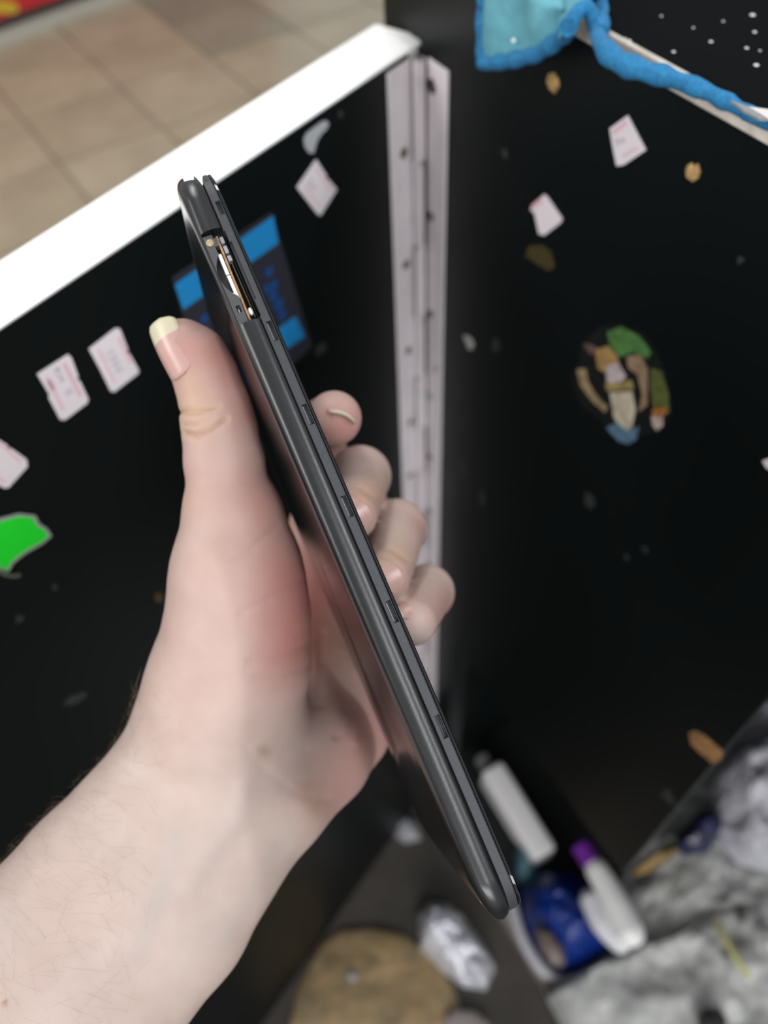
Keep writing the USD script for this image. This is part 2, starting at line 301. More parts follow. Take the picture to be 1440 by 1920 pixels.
def crust(pix, plane, name, label, col, h=0.0012, seed=0, c2=None, sat=None):
    fn, o, ax, n = (gpix, GO, GAX, GN) if plane == 'g' else (ppix, PO, PAX, PN)
    pol = Polygon([fn(*q) for q in pix]).buffer(0)
    ms = [sheet(pol.buffer(-k * math.sqrt(pol.area) * 0.10), o + n * (h / 4 * k), ax, h / 4) for k in range(4) if not pol.buffer(-k * math.sqrt(pol.area) * 0.10).is_empty and pol.buffer(-k * math.sqrt(pol.area) * 0.10).geom_type == 'Polygon']
    m = from_man(manifold3d.Manifold.batch_boolean([to_man(x.merge_vertices() or x) for x in ms], manifold3d.OpType.Add))
    return obj(name, m, mat('crust_' + str(seed), col, 0.5, var=500, col2=c2 or tuple(0.45 * c for c in col)), smooth=False, label=label, cat='stain')
crust([(1030, 138), (1040, 136), (1047, 148), (1049, 162), (1041, 175), (1031, 166), (1025, 152)], 'p', 'glue_blob', 'oval tan glue crust on the counter side below the blue cloth', (0.52, 0.33, 0.13), seed=1)
crust([(1290, 310), (1298, 305), (1302, 312), (1309, 306), (1314, 322), (1309, 334), (1300, 340), (1288, 332), (1286, 320)], 'p', 'glue_blob', 'jagged orange glue crust right of the highest price label', (0.60, 0.40, 0.17), seed=2)
crust([(1293, 1374), (1302, 1370), (1320, 1378), (1340, 1395), (1357, 1410), (1352, 1425), (1338, 1431), (1315, 1413), (1296, 1394)], 'p', 'glue_blob', 'long brown glue crust low on the counter side near its end', (0.38, 0.20, 0.085), seed=3)
crust([(992, 462), (1015, 459), (1033, 470), (1040, 500), (1030, 508), (1008, 496), (985, 480)], 'p', 'glue_stain', 'dull olive glue stain under the pink-cornered label', (0.060, 0.046, 0.012), 0.0004, seed=4, c2=(0.03, 0.024, 0.008))
crust([(291, 1113), (300, 1110), (306, 1120), (300, 1128), (292, 1126)], 'g', 'glue_blob', 'tiny brown glue speck on the gate beside the thumb base', (0.10, 0.055, 0.02), seed=5)
crust([(816, 682), (826, 684), (828, 694), (818, 698)], 'p', 'glue_blob', 'tiny ochre glue speck on the hinge edge', (0.40, 0.25, 0.08), 0.002, seed=6)

# blue printed card behind the phone
card_m = decal([(322, 520), (508, 398), (584, 648), (560, 672), (400, 790)], 'g', 0.00002, 0.0004)
card = thing('printed_card', 'dark card with bright blue bands and dots stuck on the gate behind the phone', 'card', base_of(card_m))
obj('card_sheet', card_m, mat('navy_card', (0.022, 0.023, 0.032), 0.5), card, smooth=False)
blue = mat('bright_blue_print', (0.010, 0.21, 0.50), 0.5)
dblue = mat('deep_blue_print', (0.006, 0.055, 0.20), 0.5)
obj('blue_band', decal([(326, 533), (511, 404), (520, 455), (342, 580)], 'g', 0.00043, 0.0001), blue, card, smooth=False)
obj('blue_band', decal([(553, 592), (570, 630), (395, 752), (384, 712)], 'g', 0.00043, 0.0001), blue, card, smooth=False)
for px, py, r, m in [(503, 509, 8, 1), (513, 533, 7, 1), (511, 553, 9, 0), (521, 571, 10, 0), (528, 590, 8, 0), (500, 540, 7, 0), (382, 597, 8, 1), (384, 618, 7, 0), (396, 634, 8, 0), (408, 650, 8, 0), (480, 560, 8, 0), (460, 600, 8, 0)]:
    c = gpix(px, py); k = abs(gpix(px + r, py) - c).max(); obj('blue_dot', sheet(Polygon([(c[0] + k * math.cos(a), c[1] + k * math.sin(a)) for a in np.arange(12) * math.pi / 6]), GO + GN * 0.00043, GAX, 0.0001), blue if m and False else dblue, card, smooth=False)

# green leaf-shaped sticker
gm = decal([(-60, 985), (0, 971), (35, 962), (66, 966), (72, 980), (88, 991), (96, 1004), (80, 1018), (45, 1038), (24, 1055), (14, 1072), (0, 1068), (-60, 1050)], 'g', 0.00002, 0.0004, soft=0.0004)
gs = thing('green_sticker', 'fluorescent green torn sticker at the left side of the gate', 'sticker', base_of(gm))
obj('backing', gm, mat('grey_backing', (0.30, 0.33, 0.30), 0.6), gs, smooth=False)
obj('green_face', decal([(-60, 992), (0, 977), (35, 967), (60, 970), (67, 984), (82, 994), (90, 1004), (76, 1015), (42, 1034), (20, 1052), (11, 1068), (0, 1062), (-60, 1044)], 'g', 0.00043, 0.0001, soft=0.0004), mat('fluorescent_green', (0.008, 0.66, 0.022), 0.5), gs, smooth=False)
obj('curled_tail', in_frame(tube([np.array([*gpix(*q), 0.0008]) for q in ((-6, 1068), (8, 1075), (22, 1078), (34, 1076))], 0.0007), GO, GAX), mat('tail_green', (0.10, 0.13, 0.09), 0.6), gs)

# faded picture sticker: loose patches of colour on a torn, see-through base
def stand_in():
    A = lambda pts, col, nm, lift, var=None: (nm, decal(pts, 'p', lift, 0.00022, soft=0.0003), mat('patch_' + nm, col, 0.45, var=220, col2=tuple(0.55 * c for c in col)))
    items = [A([(1070, 705), (1082, 690), (1092, 645), (1125, 612), (1165, 606), (1205, 622), (1228, 655), (1248, 700), (1258, 775), (1240, 808), (1205, 815), (1180, 832), (1150, 818), (1130, 790), (1090, 760)], (0.007, 0.0085, 0.008), 'torn_base', 0.00002),
             A([(1140, 622), (1165, 612), (1200, 630), (1222, 660), (1215, 672), (1190, 660), (1165, 668), (1148, 655)], (0.075, 0.19, 0.05), 'green_leaf', 0.00025),
             A([(1117, 655), (1140, 648), (1158, 665), (1162, 690), (1140, 700), (1122, 690)], (0.36, 0.22, 0.08), 'ochre_leaf', 0.00025),
             A([(1094, 643), (1115, 647), (1120, 660), (1108, 664)], (0.13, 0.08, 0.07), 'brown_leaf', 0.00025),
             A([(1138, 685), (1160, 678), (1176, 705), (1160, 720), (1140, 715)], (0.50, 0.42, 0.42), 'pale_petal', 0.00049),
             A([(1176, 668), (1200, 664), (1215, 690), (1214, 760), (1198, 772), (1206, 740), (1196, 700), (1180, 690)], (0.30, 0.20, 0.13), 'tan_stalk', 0.00025),
             A([(1145, 735), (1186, 733), (1192, 770), (1184, 805), (1168, 808), (1152, 780)], (0.55, 0.48, 0.36), 'cream_petal', 0.00025),
             A([(1136, 718), (1186, 712), (1190, 728), (1140, 732)], (0.32, 0.24, 0.09), 'yellow_leaf', 0.00049),
             A([(1138, 800), (1160, 792), (1178, 806), (1200, 798), (1194, 824), (1180, 832), (1162, 826)], (0.10, 0.18, 0.27), 'blue_petal', 0.00049),
             A([(1083, 692), (1098, 690), (1104, 718), (1122, 745), (1140, 762), (1136, 772), (1112, 752), (1090, 722)], (0.30, 0.22, 0.12), 'curved_stalk', 0.00025),
             A([(1222, 690), (1240, 695), (1254, 740), (1256, 772), (1240, 780), (1226, 760), (1220, 720)], (0.10, 0.12, 0.03), 'olive_leaf', 0.00025),
             A([(1224, 768), (1250, 760), (1252, 775), (1232, 782)], (0.40, 0.15, 0.04), 'orange_petal', 0.00049),
             A([(1224, 778), (1244, 778), (1244, 798), (1234, 806), (1226, 796)], (0.55, 0.42, 0.36), 'pink_petal', 0.00049)]
    t = thing('picture_sticker', 'torn faded sticker with green, ochre, cream and blue patches on the counter side', 'sticker', base_of(items[0][1]))
    for nm, m, mm in items: obj(nm, m, mm, t, smooth=False)
stand_in()

# ------------------------------------------------------------------ blue cloth over the counter edge
cloth_blue = mat('bright_blue_hem', (0.014, 0.175, 0.36), 0.9, bump=(1500, 0.6, 0.0008), var=700, col2=(0.009, 0.115, 0.27))
cloth_teal = mat('pale_teal_cloth', (0.11, 0.34, 0.40), 0.85, bump=(1800, 0.5, 0.0006), var=300, col2=(0.09, 0.28, 0.35))
front = lambda px, py, lift=0.0137: on_plane(px, py, PO + PN * lift, PN)
EDGE = lambda s, lift=0.0137: PO + Rd * s + PN * lift + UP * (ZC - ZT + 0.0066)
bottom = [front(*q) for q in ((904, 116), (925, 117), (950, 114), (985, 107), (1015, 96), (1040, 80))] + [onz(1066, 49, ZC + 0.0075), onz(1080, 27, ZC + 0.0105), onz(1097, 8, ZC + 0.0125), onz(1112, -14, ZC + 0.009)]
bc = spline(bottom, 26); topc = np.array([onz(x, -75, ZC + 0.0062) for x in np.linspace(905, 1140, 26)])
rows = []
for v in np.linspace(0, 1, 13):
    r = []
    for k in range(26):
        b, t = bc[k], topc[k]; sb = (b - PO) @ Rd
        if b[2] < ZC:
            e = EDGE(sb - 0.001); q = b + (e - b) * (v / 0.6) if v < 0.6 else e + (t - e) * ((v - 0.6) / 0.4)
            q = q + PN * 0.0022 * math.sin(k * 0.8) * math.sin(math.pi * min(1, v / 0.6))
        else: q = b + (t - b) * v
        r.append(q + UP * (0.0006 * math.sin(k * 1.3) ** 2 if v > 0.6 else 0))
    rows.append(r)
rows = np.array(rows)
cloth = thing('cleaning_cloth', 'blue microfibre cloth with bright blue hem draped over the counter edge', 'cloth', bottom[4] - UP * 0.03)
obj('sheet', grid_solid(rows + UP * 0.0007 + PN * 0.0007, rows), cloth_teal, cloth, smooth=60)
def hem(pts, r, name='hem', n=90):
    c = spline(pts, n); L = np.linspace(0, np.linalg.norm(np.diff(c, axis=0), axis=1).sum(), n)
    m = tube(c, r * (1 + 0.10 * np.sin(L / 0.0016)), 10)
    m.vertices += 0.0006 * (meshkit.fbm(m.vertices * 350, 2, 3)[:, None] - 0.5)
    obj(name, m, cloth_blue, cloth, smooth=50)
hem(bottom[:7], 0.0027)
hem([bottom[0] + UP * 0.001, front(905, 80), front(905, 40), front(906, 5), EDGE((front(906, 0) - PO) @ Rd), topc[0]], 0.0024)
hem([onz(1066, 49, ZC + 0.0078), onz(1082, 24, ZC + 0.0105), onz(1097, 12, ZC + 0.0120), onz(1112, 34, ZC + 0.0085), onz(1124, 74, ZC + 0.0075), onz(1150, 108, ZC + 0.0072), onz(1200, 131, ZC + 0.0072), onz(1260, 147, ZC + 0.0072), onz(1310, 166, ZC + 0.0070), onz(1365, 192, ZC + 0.0068), onz(1470, 246, ZC + 0.0066)], np.r_[np.full(20, 0.0022), np.linspace(0.0022, 0.0031, 15), np.linspace(0.0031, 0.0016, 55)])
hem([onz(1118, -60, ZC + 0.007), onz(1122, -20, ZC + 0.007), onz(1124, 20, ZC + 0.007), onz(1128, 60, ZC + 0.007)], 0.0026)
lint = trimesh.creation.icosphere(1, 0.0007); lint.apply_translation(front(963, 76, 0.0150)); obj('lint', lint, mat('white_lint', (0.8, 0.8, 0.8), 0.8), cloth)
frag = thing('plastic_fragment', 'grey transparent plastic shard lying on the counter edge at the right', 'plastic piece', onz(1410, 210, ZC + 0.005))
def flat_piece(pix, z, thick): return trimesh.util.concatenate([sheet(Polygon([onz(*q, z)[:2] for q in pix]), np.array([0, 0, z]), np.eye(3), thick)])
obj('film', flat_piece([(1368, 192), (1402, 204), (1432, 222), (1437, 228), (1420, 226), (1396, 213)], ZC + 0.0088, 0.0006), mat('grey_film', (0.20, 0.21, 0.22), 0.2, bump=(600, 0.6, 0.001)), frag, smooth=False)
obj('white_corner', flat_piece([(1402, 204), (1460, 212), (1460, 240), (1432, 222)], ZC + 0.0088, 0.0006), mat('white_film', (0.55, 0.52, 0.50), 0.4), frag, smooth=False)

# ------------------------------------------------------------------ sign across the aisle
s0, s1 = onz(0, 88, 0), onz(233, 0, 0); SD = s1 - s0; SD /= np.linalg.norm(SD); SN = np.array([SD[1], -SD[0], 0]); SN *= np.sign((EYE - s0) @ SN)
SAX = np.array([SD, UP, SN])
sign = thing('stall_front', 'red stall front with a yellow shape and pale skirting across the aisle', 'sign', s0)
sl = lambda lo, hi: in_frame(box(lo, hi), s0, SAX)
obj('skirting', sl((-0.9, 0, -0.03), (1.2, 0.034, 0)), mat('pale_skirting', (0.42, 0.41, 0.36), 0.4), sign, smooth=False)
obj('recess', sl((-0.9, 0.034, -0.08), (1.2, 0.066, -0.035)), mat('recess_shade', (0.03, 0.028, 0.024), 0.6), sign, smooth=False)  # near-black colour paints in the shade of the gap
obj('red_panel', sl((-0.9, 0.066, -0.08), (1.2, 0.9, -0.03)), mat('red_panel', (0.55, 0.022, 0.024), 0.4, var=8, col2=(0.42, 0.015, 0.025)), sign, smooth=False)
def spix(px, py): q = on_plane(px, py, s0 - SN * 0.03, SN) - s0; return np.array([q @ SD, q[2]])
obj('yellow_shape', sheet(Polygon([spix(*q) for q in ((-60, 2), (10, 4), (30, 10), (32, 18), (24, 23), (-20, 20), (-60, 22))]).buffer(0.004), s0 - SN * 0.03, SAX, 0.002), mat('yellow_print', (0.52, 0.40, 0.03), 0.4), sign, smooth=False)
obj('yellow_shape', sheet(Polygon([spix(*q) for q in ((-60, -40), (90, -60), (95, -45), (-60, -20))]).buffer(0.004), s0 - SN * 0.03, SAX, 0.002), mat('yellow_print', (0.52, 0.40, 0.03), 0.4), sign, smooth=False)

# ------------------------------------------------------------------ things on the floor and on the counter's base board
def mound(pix, zb, h, rough=0.15, freq=40.0, rings=26, spokes=90, seed=0, power=0.55, ridge=False):
    pol = Polygon([onz(*q, zb)[:2] for q in pix]).buffer(0); c = np.array(pol.representative_point().coords[0]); ext = pol.exterior
    th = np.arange(spokes) * 2 * np.pi / spokes; R = []
    for a in th:
        far = c + 3 * np.array([math.cos(a), math.sin(a)]); hit = LineString([c, far]).intersection(ext)
        pts = [np.array(g.coords[0]) for g in getattr(hit, 'geoms', [hit])]; R.append(max(np.linalg.norm(p - c) for p in pts))
    R = np.array(R); v, f = [[*c, h]], []
    for i in range(1, rings + 1):
        r = i / rings
        for k, a in enumerate(th): v.append([*(c + r * R[k] * np.array([math.cos(a), math.sin(a)])), h * max(0.0, 1 - r ** 2.4) ** power])
    v = np.array(v); n = meshkit.fbm(np.c_[v[:, :2] * freq, np.full(len(v), seed)], 4, seed) - 0.5
    if ridge: n = 0.5 - 2.2 * np.abs(n)
    edge = np.clip(v[:, 2] / (0.3 * h), 0, 1); v[:, 2] = np.maximum(v[:, 2] + n * h * rough * 2 * edge, 0.0)
    v[:, 2] += zb; K = len(v); S = spokes
    for k in range(S):
        q = (k + 1) % S; f.append([0, 1 + k, 1 + q])
        for i in range(rings - 1):
            a, b, cc, d = 1 + i * S + k, 1 + i * S + q, 1 + (i + 1) * S + q, 1 + (i + 1) * S + k; f += [[a, d, cc], [a, cc, b]]
        a, b = 1 + (rings - 1) * S + k, 1 + (rings - 1) * S + q; f.append([K, b, a])
    v = np.vstack([v, [*c, zb]])
    return trimesh.Trimesh(v, f, process=False)
BZ = 0.0306
clear = mat('crumpled_clear_bag', (0.50, 0.505, 0.49), 0.3, var=55, col2=(0.36, 0.365, 0.355), bump=(85, 0.4, 0.006), ramp=(0.35, 0.68))
bag_m = mound([(1012, 1850), (1060, 1832), (1130, 1800), (1145, 1700), (1165, 1600), (1200, 1480), (1300, 1330), (1560, 1290), (1700, 1700), (1650, 2000), (1500, 2250), (1180, 2160)], BZ, 0.085, 0.16, 34, 70, 190, seed=11, power=0.4)
grey_m = mound([(1330, 1560), (1330, 1470), (1390, 1350), (1560, 1250), (1620, 1500), (1520, 1600), (1440, 1640), (1380, 1620)], 0.11, 0.075, 0.3, 22, 40, 120, seed=5, power=0.5, ridge=True)
dark_m = mound([(1262, 1592), (1270, 1562), (1302, 1530), (1345, 1520), (1352, 1560), (1325, 1598), (1290, 1606)], 0.112, 0.035, 0.3, 40, 18, 60, seed=8)
minus = lambda m, *c: from_man(to_man(m).as_original() - manifold3d.Manifold.batch_boolean([to_man(x) for x in c], manifold3d.OpType.Add))
blue_pl = mat('royal_blue_plastic', (0.003, 0.030, 0.235), 0.28, var=30, col2=(0.002, 0.016, 0.13), bump=(60, 0.5, 0.01))
bp = thing('blue_pouch', 'royal blue plastic pouch with a clear rim below the tip of the phone', 'pouch', onz(1060, 1740, BZ))
pouch_m = mound([(975, 1668), (1010, 1640), (1060, 1638), (1110, 1660), (1150, 1730), (1140, 1790), (1092, 1824), (1040, 1826), (1000, 1780), (975, 1722)], BZ, 0.085, 0.16, 30, 30, 100, seed=2)
obj('body', pouch_m, blue_pl, bp, smooth=70)
rim = spline([onz(*q, BZ + 0.010) for q in ((958, 1690), (972, 1740), (996, 1790), (1028, 1826), (1065, 1838), (1105, 1826), (1146, 1792))], 60)
rim_m = tube(rim, 0.0075, 10)
obj('clear_rim', rim_m, mat('milky_rim', (0.46, 0.45, 0.48), 0.25), bp, smooth=60)
obj('brown_patch', mound([(1000, 1740), (1030, 1742), (1058, 1780), (1062, 1812), (1034, 1812), (1010, 1780)], BZ + 0.064, 0.012, 0.2, 40, 12, 40, seed=3), mat('brown_inside', (0.13, 0.095, 0.08), 0.4), bp, smooth=60)
greyb = mat('grey_plastic_bag', (0.60, 0.60, 0.65), 0.3, var=20, col2=(0.42, 0.42, 0.47), bump=(50, 0.8, 0.012))
behind = pl((-2, -ZT - 0.1, -3), (3, 0.3, -0.600)); beside = pl((-2, -ZT - 0.1, -3), (sL + 0.018, 0.3, 0.5))
obj('clear_bag', minus(bag_m, behind, beside, pouch_m, rim_m, grey_m, dark_m), clear, smooth=70, label='large crumpled clear plastic bag filling the lower right corner', cat='plastic bag')
obj('grey_bag', minus(grey_m, dark_m, behind), greyb, smooth=70, label='smooth grey plastic bag heaped behind the large clear bag', cat='plastic bag')
def pt(px, py, z): return onz(px, py, z)
bz = 0.165
bottle = thing('squeeze_bottle', 'white two-lobed squeeze bottle with a purple cap lying across the blue pouch', 'bottle', pt(1140, 1700, 0.14))
wp = mat('white_plastic', (0.87, 0.87, 0.86), 0.3)
a = [pt(*q, bz) for q in ((1108, 1616), (1124, 1640), (1146, 1680), (1168, 1722), (1182, 1752), (1190, 1776))]
obj('body', tube(spline(a, 30), np.interp(np.linspace(0, 1, 30), [0, 0.08, 0.5, 0.85, 0.96, 1], [0.010, 0.0135, 0.0165, 0.0175, 0.013, 0.004]), 20), wp, bottle, smooth=60)
b2 = [pt(*q, bz - 0.012) for q in ((1098, 1668), (1110, 1700), (1134, 1740), (1158, 1766), (1178, 1782))]
obj('lower_lobe', tube(spline(b2, 30), np.interp(np.linspace(0, 1, 30), [0, 0.1, 0.5, 0.9, 1], [0.004, 0.0105, 0.0125, 0.010, 0.003]), 20), mat('lilac_white_plastic', (0.72, 0.71, 0.75), 0.35), bottle, smooth=60)
cd = a[0] - a[1]; cd /= np.linalg.norm(cd)
obj('cap', tube([a[0] - cd * 0.001, a[0], a[0] + cd * 0.022, a[0] + cd * 0.024], [0.010, 0.0122, 0.0116, 0.008], 20), mat('purple_cap', (0.16, 0.022, 0.30), 0.3), bottle, smooth=40)
wz = 0.058
wt = thing('white_carton', 'long white rounded carton lying under the counter beside the phone', 'carton', pt(970, 1520, BZ))
e0, e1 = pt(916, 1446, wz), pt(1018, 1612, wz); ex = (e1 - e0); L = np.linalg.norm(ex); ex /= L; ey = np.cross(UP, ex); w2 = 0.0185
obj('carton_body', in_frame(round_box((0, -w2 * 0.85, -0.027), (L, w2 * 1.05, 0.027), 0.008, 16), e0, np.array([ex, ey, UP])), mat('white_carton', (0.84, 0.82, 0.82), 0.45), wt)
obj('carton_end', in_frame(round_box((-0.024, -0.009, -0.010), (0.001, 0.009, 0.012), 0.004, 12), e0, np.array([ex, ey, UP])), mat('grey_end', (0.22, 0.22, 0.23), 0.5), wt, label='small grey stub at the far end')
obj('teal_packet', mound([(962, 1590), (985, 1585), (1005, 1628), (1010, 1660), (985, 1668), (966, 1640)], BZ, 0.03, 0.2, 40, 14, 50, seed=6), mat('teal_packet', (0.07, 0.155, 0.19), 0.4), smooth=60, label='dull teal packet between the white carton and the blue pouch', cat='packet')
obj('wrapper', mound([(1178, 1640), (1196, 1618), (1240, 1590), (1262, 1575), (1268, 1600), (1240, 1622), (1205, 1640)], 0.118, 0.03, 0.25, 60, 16, 60, seed=7), mat('ochre_wrapper', (0.35, 0.20, 0.06), 0.4, var=60, col2=(0.08, 0.10, 0.02)), smooth=60, label='crumpled ochre and green wrapper behind the clear bag', cat='wrapper')
obj('dark_bag', dark_m, mat('dark_bag', (0.020, 0.022, 0.026), 0.3, var=40, col2=(0.02, 0.02, 0.10)), smooth=60, label='small dark plastic bag between wrapper and grey bag', cat='plastic bag')
obj('yellow_straw', tube(spline([pt(1344, 1728, 0.145), pt(1370, 1780, 0.150), pt(1404, 1832, 0.140)], 16), 0.0036, 8), mat('yellow_straw', (0.50, 0.48, 0.17), 0.4), smooth=60, label='thin yellow straw lying on the clear bag', cat='straw')
obj('dark_scrap', mound([(1376, 1698), (1392, 1694), (1400, 1712), (1396, 1730), (1382, 1726)], 0.135, 0.012, 0.2, 60, 10, 30, seed=9), mat('dark_scrap', (0.05, 0.05, 0.048), 0.5), smooth=60, label='small dark scrap on the clear bag near the straw', cat='scrap')
obj('white_scrap', mound([(1428, 1745), (1450, 1730), (1460, 1775), (1436, 1778)], 0.135, 0.02, 0.2, 60, 10, 30, seed=10), wp, smooth=60, label='white scrap on the clear bag cut by the right side of the photo', cat='scrap')
obj('dark_scrap', mound([(1306, 1905), (1325, 1890), (1352, 1892), (1366, 1915), (1350, 1950), (1310, 1945)], 0.118, 0.014, 0.2, 60, 10, 30, seed=13), mat('dark_scrap', (0.05, 0.05, 0.048), 0.5), smooth=60, label='dark scrap on the clear bag at the bottom of the photo', cat='scrap')

foil_m = mat('silver_foil', (0.80, 0.81, 0.88), 0.12, metal=0.45, bump=(60, 0.8, 0.012))
obj('foil_bag', mound([(782, 1712), (806, 1690), (842, 1696), (872, 1722), (908, 1770), (930, 1815), (912, 1858), (868, 1852), (826, 1820), (786, 1780)], 0.0, 0.055, 0.30, 42, 34, 110, seed=4, power=0.6), foil_m, smooth=25, label='shiny crumpled silver foil bag on the dirty floor', cat='bag')
obj('brown_paper', mound([(540, 1935), (556, 1850), (600, 1772), (640, 1742), (700, 1738), (760, 1752), (806, 1790), (850, 1850), (880, 1940)], 0.0, 0.012, 0.5, 26, 30, 90, seed=14, power=0.35), mat('brown_paper', (0.32, 0.215, 0.100), 0.8, var=30, col2=(0.20, 0.150, 0.082)), smooth=60, label='flattened brown paper sheet on the dirty floor', cat='paper')
obj('paper_scrap', mound([(608, 1688), (630, 1680), (650, 1695), (640, 1708), (616, 1704)], 0.0, 0.006, 0.3, 60, 10, 30, seed=15), mat('tan_scrap', (0.16, 0.105, 0.055), 0.8), smooth=60, label='small tan paper scrap on the floor near the wrist', cat='scrap')
obj('paper_scrap', mound([(738, 1545), (760, 1530), (786, 1545), (790, 1575), (760, 1582), (742, 1570)], 0.0, 0.02, 0.3, 60, 12, 40, seed=16), mat('pale_scrap', (0.28, 0.28, 0.30), 0.6), smooth=60, label='pale crumpled scrap on the floor just left of the phone', cat='scrap')
obj('paper_scrap', mound([(650, 1822), (662, 1818), (672, 1832), (664, 1844), (652, 1838)], 0.012, 0.008, 0.3, 60, 8, 24, seed=17), mat('pale_scrap', (0.28, 0.28, 0.30), 0.6), smooth=60, label='tiny pale scrap on the brown paper', cat='scrap')
obj('card_scrap', mound([(828, 1908), (850, 1892), (890, 1896), (918, 1918), (920, 1960), (850, 1960)], 0.012, 0.008, 0.3, 60, 10, 30, seed=18), mat('pink_card', (0.30, 0.26, 0.25), 0.6), smooth=60, label='pale card scrap on the floor at the bottom of the photo', cat='scrap')

# ------------------------------------------------------------------ the phone
PA, PB = cam_mm(347, 291, 165.2), cam_mm(966, 1750, 143.8)
PU = PB - PA; PL = np.linalg.norm(PU); PU /= PL
w0 = np.array([0, 0, 1.0]); w0 -= PU * (w0 @ PU); w0 /= np.linalg.norm(w0); t0 = np.cross(w0, PU); t0 *= np.sign(t0[0])
phi = math.radians(PHI := 10.0)
PW = math.cos(phi) * w0 - math.sin(phi) * t0; PT = math.cos(phi) * t0 + math.sin(phi) * w0
TH, WD, CR = 7.9, 70.0, 10.0
PHO = PA - PT * TH / 2                       # local origin: top end, back side, near edge
PHAX = np.array([PU, PT, PW])                # X along the phone, T through its thickness, W away from the camera
to_phone = lambda c: (np.asarray(c, float) - PHO) @ PHAX.T
def taper(m):                                 # the ends of the back shell draw in towards the screen
    v = np.array(m.vertices); e = np.clip((v[:, 0] - (PL - 15)) / 15, 0, 1) ** 2 * 0.42 + np.clip((7 - v[:, 0]) / 7, 0, 1) ** 2 * 0.04
    v[:, 1] = np.where(v[:, 1] < 5.6, 5.6 + (v[:, 1] - 5.6) * (1 - e), v[:, 1]); m.vertices = v; return m
def ploc(m):                                  # local mm -> world
    m = m.copy(); m.vertices = from_cam(m.vertices @ PHAX + PHO)
    if m.volume < 0: m.invert()
    return m
def rrect(inset, n=10, r=CR, sub=24):
    x0, x1, y0, y1 = inset, PL - inset, inset, WD - inset; r = max(r - inset, 1.0); out = []
    for cx, cy, a0 in ((x0 + r, y0 + r, 180), (x1 - r, y0 + r, 270), (x1 - r, y1 - r, 0), (x0 + r, y1 - r, 90)):
        out += [(cx + r * math.cos(math.radians(a0 + 90 * k / n)), cy + r * math.sin(math.radians(a0 + 90 * k / n))) for k in range(n + 1)]
    return np.array(out)
def loft(profile, r=CR):
    rings = [np.c_[q[:, 0], np.full(len(q), t), q[:, 1]] for t, i in profile for q in [rrect(i, r=r)]]
    n = len(rings[0]); v = np.vstack(rings + [[rings[0].mean(0)], [rings[-1].mean(0)]]); f = []; K = len(rings) * n
    for a in range(len(rings) - 1):
        for j in range(n):
            k = (j + 1) % n; f += [[a * n + j, a * n + k, (a + 1) * n + k], [a * n + j, (a + 1) * n + k, (a + 1) * n + j]]
    for j in range(n):
        k = (j + 1) % n; f += [[K, k, j], [K + 1, (len(rings) - 1) * n + j, (len(rings) - 1) * n + k]]
    m = trimesh.Trimesh(v, f, process=False)
    if m.volume < 0: m.invert()
    return m
def cut(m, *cutters):
    m = to_man(m)
    for c in cutters: m = m - (to_man(c) if isinstance(c, trimesh.Trimesh) else c)
    return from_man(m)
def lbox(x0, x1, t0, t1, w0, w1, r=0.0, rot=0.0):
    m = round_box((x0, t0, w0), (x1, t1, w1), r, 8) if r else box((x0, t0, w0), (x1, t1, w1))
    if rot: m.apply_transform(trimesh.transformations.rotation_matrix(math.radians(rot), [0, 0, 1], m.bounds.mean(0)))
    return m
arc = [(0.0, 3.4), (0.05, 2.6), (0.22, 1.7), (0.55, 0.95), (1.0, 0.48), (1.6, 0.18), (2.4, 0.02), (3.1, 0.0), (3.8, 0.08), (4.4, 0.28), (4.8, 0.52), (5.05, 0.80), (5.15, 1.15), (5.20, 1.5)]
KX = lambda x: 6.1 + 1.045 * x                # places along the open port
def cbox(x0, x1, *a, **k): return lbox(KX(x0), KX(x1), *a, **k)
shell = loft(arc)
cavity = [cbox(10.8, 31.0, 0.62, 6.0, -2, 3.2, rot=0), cbox(11.4, 15.0, 3.0, 5.1, -2, 6), cbox(14.8, 30.4, 2.3, 5.1, -2, 6)]
notch = [lbox(-4, 6.6, 4.15, 6.8, -1, 80, rot=9), lbox(-4, 4.6, 2.4, 4.9, -1, 80, rot=-14), lbox(-3, 4.0, -1.5, 0.8, -1, 80, rot=-32)]
shell = taper(cut(shell, *cavity, *notch))
frame = loft([(5.16, 1.5), (5.25, 1.0), (5.35, 0.82), (6.9, 0.80), (7.15, 0.95), (7.2, 1.3)])
slots = [(11.4, 14.6), (39.6, 44.1), (58.4, 62.9), (78.5, 83.0), (100.7, 105.2), (124.0, 128.6)]
frame = cut(frame, *[lbox(a, b, 5.95, 6.95, -1, 1.9) for a, b in slots], *[lbox(a, b, 6.60, 6.72, -1, 2.3) for a, b in slots], cbox(11.5, 30.5, 5.0, 5.55, -1, 6), cbox(14.0, 27.0, 5.0, 5.95, -1, 2.2), lbox(-4, 6.0, 4.8, 6.3, -1, 80, rot=4))
glass = loft([(7.25, 1.2), (7.32, 0.98), (7.75, 0.92), (7.9, 1.15)])
plastic = mat('worn_black_plastic', (0.0030, 0.0040, 0.0047), 0.30, spec=0.6, bump=(5200, 0.35, 0.00004), var=900, col2=(0.0050, 0.0063, 0.0072))
frame_m = mat('matte_grey_frame', (0.034, 0.037, 0.043), 0.5, spec=0.35, bump=(5000, 0.3, 0.00003), var=1200, col2=(0.030, 0.032, 0.036))
glass_m = mat('black_screen_glass', (0.004, 0.004, 0.005), 0.08, spec=0.6)
back_m = mat('glossy_back', (0.008, 0.008, 0.0085), 0.16, spec=0.45)
phone = thing('phone', 'black phone held edge-on with side button missing and port cavity open', 'phone', from_cam((PHO + PU * PL + PT * TH / 2 + PW * WD / 2)))
obj('back_cover', ploc(shell), plastic, phone, smooth=28)
